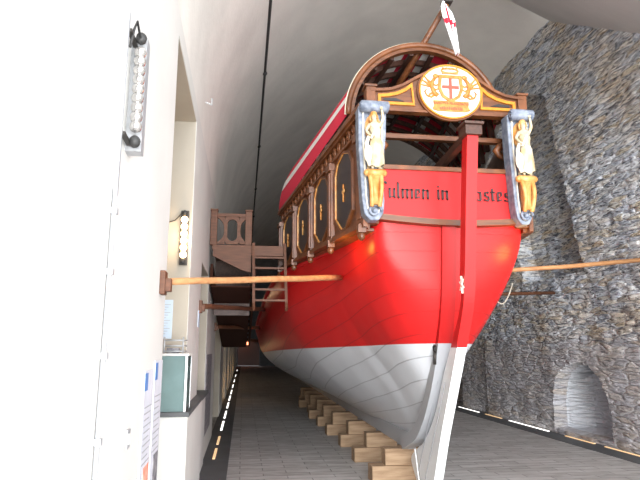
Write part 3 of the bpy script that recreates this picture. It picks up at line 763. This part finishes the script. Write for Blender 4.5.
# ================================================================== THINGS AROUND
# timber blocks
ordn = ['first','second','third','fourth','fifth','sixth','seventh','eighth','ninth']
for k in range(9):
    y = 7.36+k*1.3; jx = random.uniform(-.06,.06); sh = random.uniform(0,.10)
    z1 = .20
    b = MB().box(CX-.50+sh+jx, CX+.26+jx, y-.13, y+.13, .0, z1); o = b.build('timber_block', 'block', None, bevel=.008, org=(CX+jx, y, 0))
    tag(o, 'long lower timber block, %s stack under the keel counted from the rudder' % ordn[k], 'timber block', 'timber blocks under the keel')
    b = MB().box(CX-.30-sh*.6+jx, CX+.16+jx, y-.10, y+.12, z1, .40+.007*k); o = b.build('timber_block', 'block', None, bevel=.008, org=(CX+jx, y, z1))
    tag(o, 'short upper timber block touching the keel, %s stack counted from the rudder' % ordn[k], 'timber block', 'timber blocks under the keel')

# shoring poles on the left
def pole(p, q, r0, r1, label, plate):
    t = thing('shoring_pole', label, 'wooden pole', p, 'poles bracing the galley')
    p = Vector(p); q = Vector(q)
    P = [p.lerp(q, i/8)+Vector((0,0,.002*math.sin(i*2.1))) for i in range(9)]
    MB().tube(P, r0, 12, rr=[r0+(r1-r0)*i/8 for i in range(9)]).build('pole', 'pine' if plate == 1 else 'wood_old', t, smooth=True)
    if plate:
        MB().box(p.x-.0, p.x+.035, p.y-.06, p.y+.06, p.z-.085, p.z+.07).box(p.x+.03, p.x+.07, p.y-.04, p.y+.04, p.z-.065, p.z+.02).build('wall_bracket', 'wood_old', t, bevel=.005)
    done()
pole((WL, 3.80, 2.08), (hull_x(6.75, 2.5)-.005, 6.75, 2.50), .024, .034, 'light pine pole from left wall bracket to red hull, nearest and longest', 1)
pole((WL, 7.12, 2.16), (hull_x(11.2, 2.4)-.01, 11.2, 2.40), .035, .04, 'brown pole behind the ladder, second from the camera on the left', 2)
pole((WL, 11.0, 2.05), (hull_x(13, 2.1)-.01, 13, 2.10), .04, .04, 'thin dark pole low in the far left aisle, third from camera', 2)
pole((WL, 15.2, 1.9), (hull_x(16.5, 1.85)-.01, 16.5, 1.85), .05, .05, 'farthest small dark pole in the left aisle', 2)
# right pole
t = thing('shoring_pole', 'light pine pole between the hull and the rubble stone wall on the right', 'wooden pole', (WR, 7.4, 2.9), 'poles bracing the galley')
MB().tube([(hull_x(7.6, 2.72, 1)+.005, 7.6, 2.72), (4.8, 7.75, 2.85), (6.27, 7.95, 3.02)], .032, 10, rr=[.03,.034,.038]).build('pole', 'pine', t, smooth=True); done()
t = thing('shoring_pole', 'short brown pole low behind the right side of the hull', 'wooden pole', (WR, 11, 2.9), 'poles bracing the galley')
MB().tube([(hull_x(10.4, 2.65, 1), 10.4, 2.65), (6.27, 10.6, 2.75)], .035, 10).build('pole', 'wood_old', t, smooth=True); done()
b = MB().tube([(3.42+.42*i/12, 7.62, 2.70-.42*math.sin(PI*i/12*.92)-.02*i/12) for i in range(13)], .010, 6)
o = b.build('mooring_rope', 'rope', None, smooth=True, org=(3.6,7.62,2.4)); tag(o, 'pale rope loop hanging from the pole beside the right of the hull', 'rope')

# platform with parapet
YPf = 8.6
t = thing('viewing_platform', 'brown wooden platform with pierced parapet at the left wall behind the ladder', 'platform', (-.2, YPf, 3.2))
x0, x1 = WL+.04, .09; zf = 3.20
for xx in (x0+.02, x1-.05): 
    MB().box(xx-.05, xx+.05, YPf-.05, YPf+.05, zf, zf+.54).box(xx-.06, xx+.06, YPf-.06, YPf+.06, zf+.54, zf+.565).build('post', 'wood_old', t, bevel=.006)
MB().box(x0, x1, YPf-.035, YPf+.035, zf+.45, zf+.50).build('hand_rail', 'wood_old', t)
# pierced panel: central long hole, half holes either side
def hole(cx, hw, n=24):
    z0, z1 = zf+.07, zf+.41
    return [(cx+hw*math.cos(a), (z1-hw if math.sin(a) >= 0 else z0+hw)+hw*math.sin(a)) for a in [2*PI*(i+.5)/n for i in range(n)]]
b = MB(); xm = (x0+x1)/2
hs = hole(xm, .075)
def boxring(cx, w_, n=24):
    r = []
    for i in range(n):
        a = 2*PI*(i+.5)/n; c_, s_ = math.cos(a), math.sin(a); k = 1/max(abs(c_), abs(s_))
        r.append((cx+w_*c_*k, zf+.24+.22*s_*k))
    return r
b.ring(boxring(xm, .115), hs, lambda a, c, d: (a, d, c), YPf-.02, YPf+.02)
for s in (-1, 1):
    xo = xm+s*.115; n_ = 16
    P = [(xo, zf+.04), (xo, zf+.54)]
    # concave bracket leaving a half hole next to the post
    pts = [(xo, zf+.02),(xo+s*.12, zf+.02)]+[(xo+s*(.01+.10*abs(math.sin(a))**3), zf+.24+.19*math.sin(a)) for a in lin(-PI/2, PI/2, 14)]+[(xo+s*.12, zf+.46),(xo, zf+.46)]
    b.prism(pts, lambda a, c, d: (a, d, c), YPf-.02, YPf+.02)
b.build('pierced_panel', 'wood_old', t)
MB().box(x0, x1, YPf, YPf+1.3, zf-.06, zf).build('deck', 'wood_old', t)
b = MB().prism([(x0+.02,zf),(x1,zf),(x1,zf-.42),(x0+.45,zf-.38),(x0+.02,zf-.17)], lambda a, c, d: (a, d, c), YPf-.05, YPf-.0); b.build('fascia', 'wood_old', t)
b = MB().box(x0, x1, YPf+1.2, YPf+1.26, zf-1.0, zf); b.build('back_boarding', 'wood_dark', t)
for i in range(11): MB().box(x0+.02, x1+.03, YPf+.15+i*.55, YPf+.72+i*.55, zf-.50-i*.085, zf-.46-i*.085).build('stair_tread', 'stair_wood', t, bevel=.003)
for xx in (x0+.0, x1+.06): MB().beam((xx, YPf+.1, zf-.42), (xx, YPf+6.1, zf-1.36), .04, .30).build('stair_string', 'stair_wood', t)
MB().beam(((x0+x1)/2, YPf+.1, zf-.62), ((x0+x1)/2, YPf+6.1, zf-1.52), x1-x0, .02).build('soffit_boards', 'stair_wood', t)
MB().box(.09, .62, YPf-.05, YPf+.0, zf-.16, zf+.0).box(.09,.62,YPf-.0,YPf+.6,zf-.06,zf-.02).build('gangway', 'wood_old', t, bevel=.004)
done()
# ladder
t = thing('ladder', 'brown wooden ladder hanging from the gangway beside the red hull', 'ladder', (.37, YPf-.12, 2.2))
def lp(x, z): k = (zf-z)/1.0; return (x+.02*k, YPf-.09-.22*k, z)
for xx in (.12, .60):
    MB().beam(lp(xx, zf+.03), lp(xx, 2.30), .04, .045, up=(0,1,0)).tube([lp(xx, 2.32), (xx+.02, YPf-.31, 2.24), (xx+.02, YPf-.27, 2.20)], .022, 8).build('rail', 'wood_old', t)
for i in range(5):
    z = zf-.20-i*.165
    MB().beam(lp(.12, z), lp(.60, z), .045, .028).build('rung', 'wood_old', t)
done()

# strip lamps
def strip_lamp(x, y, z0, z1, face, lit, label, n=6):
    """face 'x': on the wall plane, looking into the hall; 'y': on a jamb, looking at the camera"""
    t = thing('strip_lamp', label, 'lamp', (x, y, z0), 'strip lamps along the left wall')
    if face == 'x':
        MB().box(x, x+.07, y+.03, y+.10, z0, z1).build('channel', 'alu', t)
        MB().box(x, x+.02, y-.14, y-.115, z0-.25, z1+.03).build('mounting_bar', 'alu', t, bevel=.004)
        pos = lambda z: (x+.05, y-.012, z)
        for za in (z1-.06, z0+.02): MB().box(x+.01, x+.03, y-.12, y+.02, za, za+.015).build('arm', 'iron', t)
    else:
        MB().box(x-.04, x+.04, y-.03, y, z0, z1).build('channel', 'iron', t)
        pos = lambda z: (x, y-.055, z)
    zz = lin(z0+.10, z1-.10, n)
    for z in zz:
        b = MB().ball(pos(z), .036 if lit else .028, 12, 8); b.build('bulb', 'bulb_on' if lit else 'bulb_off', t, smooth=True)
    for z in (z0+.03, z1-.03):
        p_ = pos(z); MB().ball(p_, .026, 10, 8, (1,1,1.1)).build('end_socket', 'cable', t, smooth=True)
    p_ = pos(z1); MB().tube([(p_[0], p_[1]-.02, z1-.04),(p_[0]-.01,p_[1]-.06,z1+.02),(p_[0]-.02,p_[1]-.07,z1-.03),(p_[0]-.03,p_[1]-.08,z1-.12)] if face == 'x' else [(p_[0]-.02,y-.03,z1-.02),(p_[0]-.10,y-.015,z1-.10),(p_[0]-.22,y-.008,z1-.14)], .006, 6).build('cable', 'cable', t, smooth=True)
    done()
    if lit:
        L_ = bpy.data.lights.new('lamp_glow', 'POINT'); L_.energy = lit; L_.color = (1,.72,.42); L_.shadow_soft_size = .06
        o = bpy.data.objects.new('lamp_glow', L_); C.objects.link(o); o.location = (pos(0)[0]+.03, pos(0)[1]-.09, (z0+z1)/2)
strip_lamp(WL, 2.46, 2.52, 3.08, 'x', 0, 'unlit strip lamp with silvery bulbs on the near white wall', 9)
strip_lamp(WL-.07, 5.735, 2.47, 3.03, 'y', 7, 'lit strip lamp in the first wall recess, row of warm bulbs')
strip_lamp(WL-.14, 14.4, 2.72, 3.30, 'y', 5, 'lit strip lamp above the second pole, seen below the platform')
strip_lamp(WL-.12, 28.6, 3.0, 3.6, 'y', 14, 'smallest and farthest lit strip lamp on the left')
# surface conduit
b = MB().tube([(WL+.012, 2.32, 2.3), (WL+.012, 2.32, 0.0)], .010, 8)
for z in (.6, .95, 1.3, 1.62, 1.95, 2.2): b.box(WL, WL+.028, 2.305, 2.335, z-.012, z+.012)
o = b.build('conduit', 'alu', None, org=(WL, 2.32, 0)); tag(o, 'thin white conduit running down the near left wall below the unlit lamp', 'conduit')
t = thing('wall_socket', 'small white socket plate low on the near left wall', 'socket', (WL, 2.95, 1.0))
MB().box(WL, WL+.010, 2.93, 3.0, 1.17, 1.26).build('plate', 'alu', t, bevel=.003); MB().box(WL+.010, WL+.014, 2.95, 2.98, 1.19, 1.24).build('socket_face', 'plaster', t); done()
# small hook on vault + cable along vault
b = MB().tube([(.28, y, vz(.28)-.015) for y in lin(Y0+1, YE-1, 40)], .028, 6)
for y in range(6, 50, 4): b.ball((.28, y, vz(.28)-.03), .05, 8, 6)
o = b.build('ceiling_cable', 'cable', None, org=(.28, 20, 6.8)); tag(o, 'black cable running the length of the vaulted ceiling', 'cable')
b = MB().tube([(WL+.05,6.2,4.45),(WL+.12,6.2,4.42),(WL+.12,6.2,4.50)], .012, 6)
o = b.build('wall_hook', 'steel', None, org=(WL,6.2,4.45)); tag(o, 'small metal hook on the vault above the first wall recess', 'hook')

# posters
def poster(y0, y1, z0, z1, m, label, marks=True, grp=None):
    t = thing('poster', label, 'poster', (WL, (y0+y1)/2, z0), grp)
    MB().box(WL, WL+.008, y0, y1, z0, z1).build('sheet', m, t)
    if marks:
        h = z1-z0; w_ = y1-y0
        MB().box(WL+.008, WL+.010, y0+.03*w_, y0+.35*w_, z1-.09*h, z1-.01*h).build('blue_heading', 'blue_ink', t)
        b = MB()
        for k in range(10): b.box(WL+.008, WL+.010, y0+.1*w_, y1-(.1+.1*(k%3))*w_, z1-(.17+.028*k)*h, z1-(.165+.028*k)*h)
        b.build('text_lines', 'grey_ink', t)
        MB().box(WL+.008, WL+.010, y0+.35*w_, y1-.08*w_, z0+.30*h, z0+.56*h).build('picture', 'red_ink' if m == 'poster' and y0 < 3.5 else 'dark_ink', t)
    done()
poster(3.34, 3.66, .30, 1.52, 'poster', 'left one of two tall printed posters on the near white wall, with red picture')
poster(3.71, 4.03, .25, 1.57, 'poster', 'right one of two tall printed posters on the near white wall, with grey picture')
t = thing('poster', 'pale blue narrow poster inside the first recess beneath the lit lamp', 'poster', (-.8, 5.73, 1.7))
MB().box(-.86, -.70, 5.725, 5.738, 1.74, 2.12).build('sheet', 'poster_blue', t)
b = MB()
for k in range(12): b.box(-.84, -.72-.02*(k%3), 5.722, 5.726, 2.07-k*.026, 2.076-k*.026)
b.build('text_lines', 'grey_ink', t); done()
poster(8.85, 10.3, .35, 1.55, 'dark_ink', 'dark printed panel on the wall beyond the glass case', False)
poster(6.95, 7.15, 1.9, 2.1, 'poster_blue', 'small sheet on the wall near the second pole bracket', False)

# display case in first recess
t = thing('display_case', 'white plinth with teal glass case in the first recess of the left wall', 'display case', (-.8, 5.5, 0))
MB().box(-1.0, WL+.075, 5.30, 5.74, 0, 1.05).box(WL, WL+.075, 5.74, 7.2, 0, 1.05).build('plinth', 'plaster', t, bevel=.004)
MB().box(-1.02, WL+.09, 5.27, 7.2, 1.05, 1.09).build('ledge', 'gutter', t)
MB().box(-.85, WL+.055, 5.32, 5.70, 1.09, 1.58).build('glass_box', 'glass_teal', t, bevel=.004)
b = MB().box(-1.0, WL+.07, 5.30, 5.73, 1.58, 1.60)
b.build('case_top', 'plaster', t)
for xx in (-.85, WL+.045):
    for yy in (5.31, 5.69): MB().box(xx-.008, xx+.012, yy-.01, yy+.01, 1.09, 1.58).build('case_edge', 'steel', t)
done()
# plaster skin to keep the lower wall white beyond the case
t = thing('model_stand', 'small white wire stand on top of the glass case', 'stand', (-.62, 5.4, 1.60))
b = MB()
for i in range(3): b.tube([(-.72,5.4,1.62+i*.05),(-.55,5.4,1.62+i*.05),(-.53,5.5,1.62+i*.05)], .008, 6)
b.tube([(-.72,5.4,1.60),(-.72,5.4,1.75)], .008, 6).tube([(-.55,5.4,1.60),(-.55,5.4,1.75)], .008, 6)
b.build('wire_frame', 'alu', t, smooth=True); MB().box(-.70,-.59,5.42,5.52,1.60,1.65).build('base', 'dark_ink', t); done()
t = thing('display_case', 'second wall case with dark ledge farther along the left wall', 'display case', (-.7, 8, 0))
MB().box(-1.1, WL+.02, 7.27, 8.68, 0, 1.0).build('plinth', 'plaster', t); MB().box(-1.1, WL+.06, 7.27, 8.68, 1.0, 1.04).build('ledge', 'gutter', t)
MB().box(-1.0, WL-.1, 7.4, 8.6, 1.04, 1.55).build('glass_box', 'glass_teal', t); done()

# floor lights
for i, y in enumerate([9.0, 10.3, 12.0, 14.0, 16.3, 18.6, 21.2, 24.5, 28.5, 34, 42]):
    ln_ = .9 if i < 2 else 1.2+.12*i
    w_ = i > 1
    o = MB().box(-.415, -.375, y, y+ln_, .012, .022).build('floor_light', 'led' if w_ else 'led_warm', None, org=(-.395, y, .012))
    tag(o, 'glowing white floor light segment in the left gutter' if w_ else ('nearest dim amber floor light segment in the left gutter' if i == 0 else 'second dim amber floor light segment in the left gutter'), 'floor light', 'floor lights in the left gutter')
for i, (y, ln_, m) in enumerate([(7.9,1.3,'led_warm'),(9.5,.9,'led_warm'),(11.0,1.7,'led'),(13.1,.9,'led_warm'),(14.4,1.4,'led'),(16.2,1.5,'led')]):
    o = MB().box(6.08, 6.12, y, y+ln_, .012, .022).build('floor_light', m, None, org=(6.1, y, .012))
    tag(o, 'floor light segment along the stone wall gutter, %s from the camera' % ordn[i], 'floor light', 'floor lights in the right gutter')
# lantern in far doorway
t = thing('lantern', 'orange glowing lantern in the far arched doorway', 'lantern', (.25, YE+.3, 1.9))
MB().box(-.1, .55, YE+.3, YE+.5, 1.95, 2.25).build('lamp_body', 'lantern', t, bevel=.03); MB().tube([(.22, YE+.4, 2.25), (.22, YE+.4, 2.4)], .03, 6).build('hanger', 'iron', t); done()

# ================================================================== LIGHT
def area(name, loc, target, sx, sy, e, col):
    L_ = bpy.data.lights.new(name, 'AREA'); L_.shape = 'RECTANGLE'; L_.size = sx; L_.size_y = sy; L_.energy = e; L_.color = col
    o = bpy.data.objects.new(name, L_); C.objects.link(o); o.location = loc
    o.rotation_euler = (Vector(target)-Vector(loc)).to_track_quat('-Z', 'Y').to_euler(); return o
area('vault_fill', (1.6, -3.4, .15), (5.0, 8, 8), 5, 4, 1500, (1,.985,.95))  # added upward fill that brightens the vault, standing in for ground bounce
area('deep_hall_fill', (-1.0, -16, 7.0), (3.5, 12, 5.5), 8, 6, 3600, (.93,.96,1))  # added fill far outside the open front, reaching deep in; no window there
area('entrance_daylight', (5.0, -2.2, 3.0), (-.5, 3.2, 1.8), 3, 4, 260, (.95,.97,1))
def point(loc, e, col, r=.05):
    L_ = bpy.data.lights.new('spot', 'POINT'); L_.energy = e; L_.color = col; L_.shadow_soft_size = r
    o = bpy.data.objects.new('spot', L_); C.objects.link(o); o.location = loc
point((1.02, 6.05, 2.68), 4, (1,.55,.08), .07)
point((2.86, 5.36, 2.60), 6, (1,.60,.10), .10)
for k, y in enumerate((19, 23.6, 28.2, 32.8, 37.4)): point((WL-.5, y, .5), 6, (1,.62,.3), .1)
W = bpy.data.worlds.new('world'); S.world = W; W.use_nodes = True
bg = W.node_tree.nodes['Background']; bg.inputs[0].default_value = (.86,.93,1,1); bg.inputs[1].default_value = 1.6

# ================================================================== CAMERA
cam = bpy.data.cameras.new('camera'); cam.sensor_width = 36; cam.lens = 31.5; cam.clip_start = .05; cam.clip_end = 200
co = bpy.data.objects.new('camera', cam); C.objects.link(co); co.location = (0,0,1.65)
co.rotation_euler = (math.radians(90+10.916), 0, math.radians(-7.689)); S.camera = co
vs = S.view_settings; vs.view_transform = 'Standard'; vs.look = 'None'; vs.gamma = 1; vs.use_curve_mapping = False; vs.exposure = .35
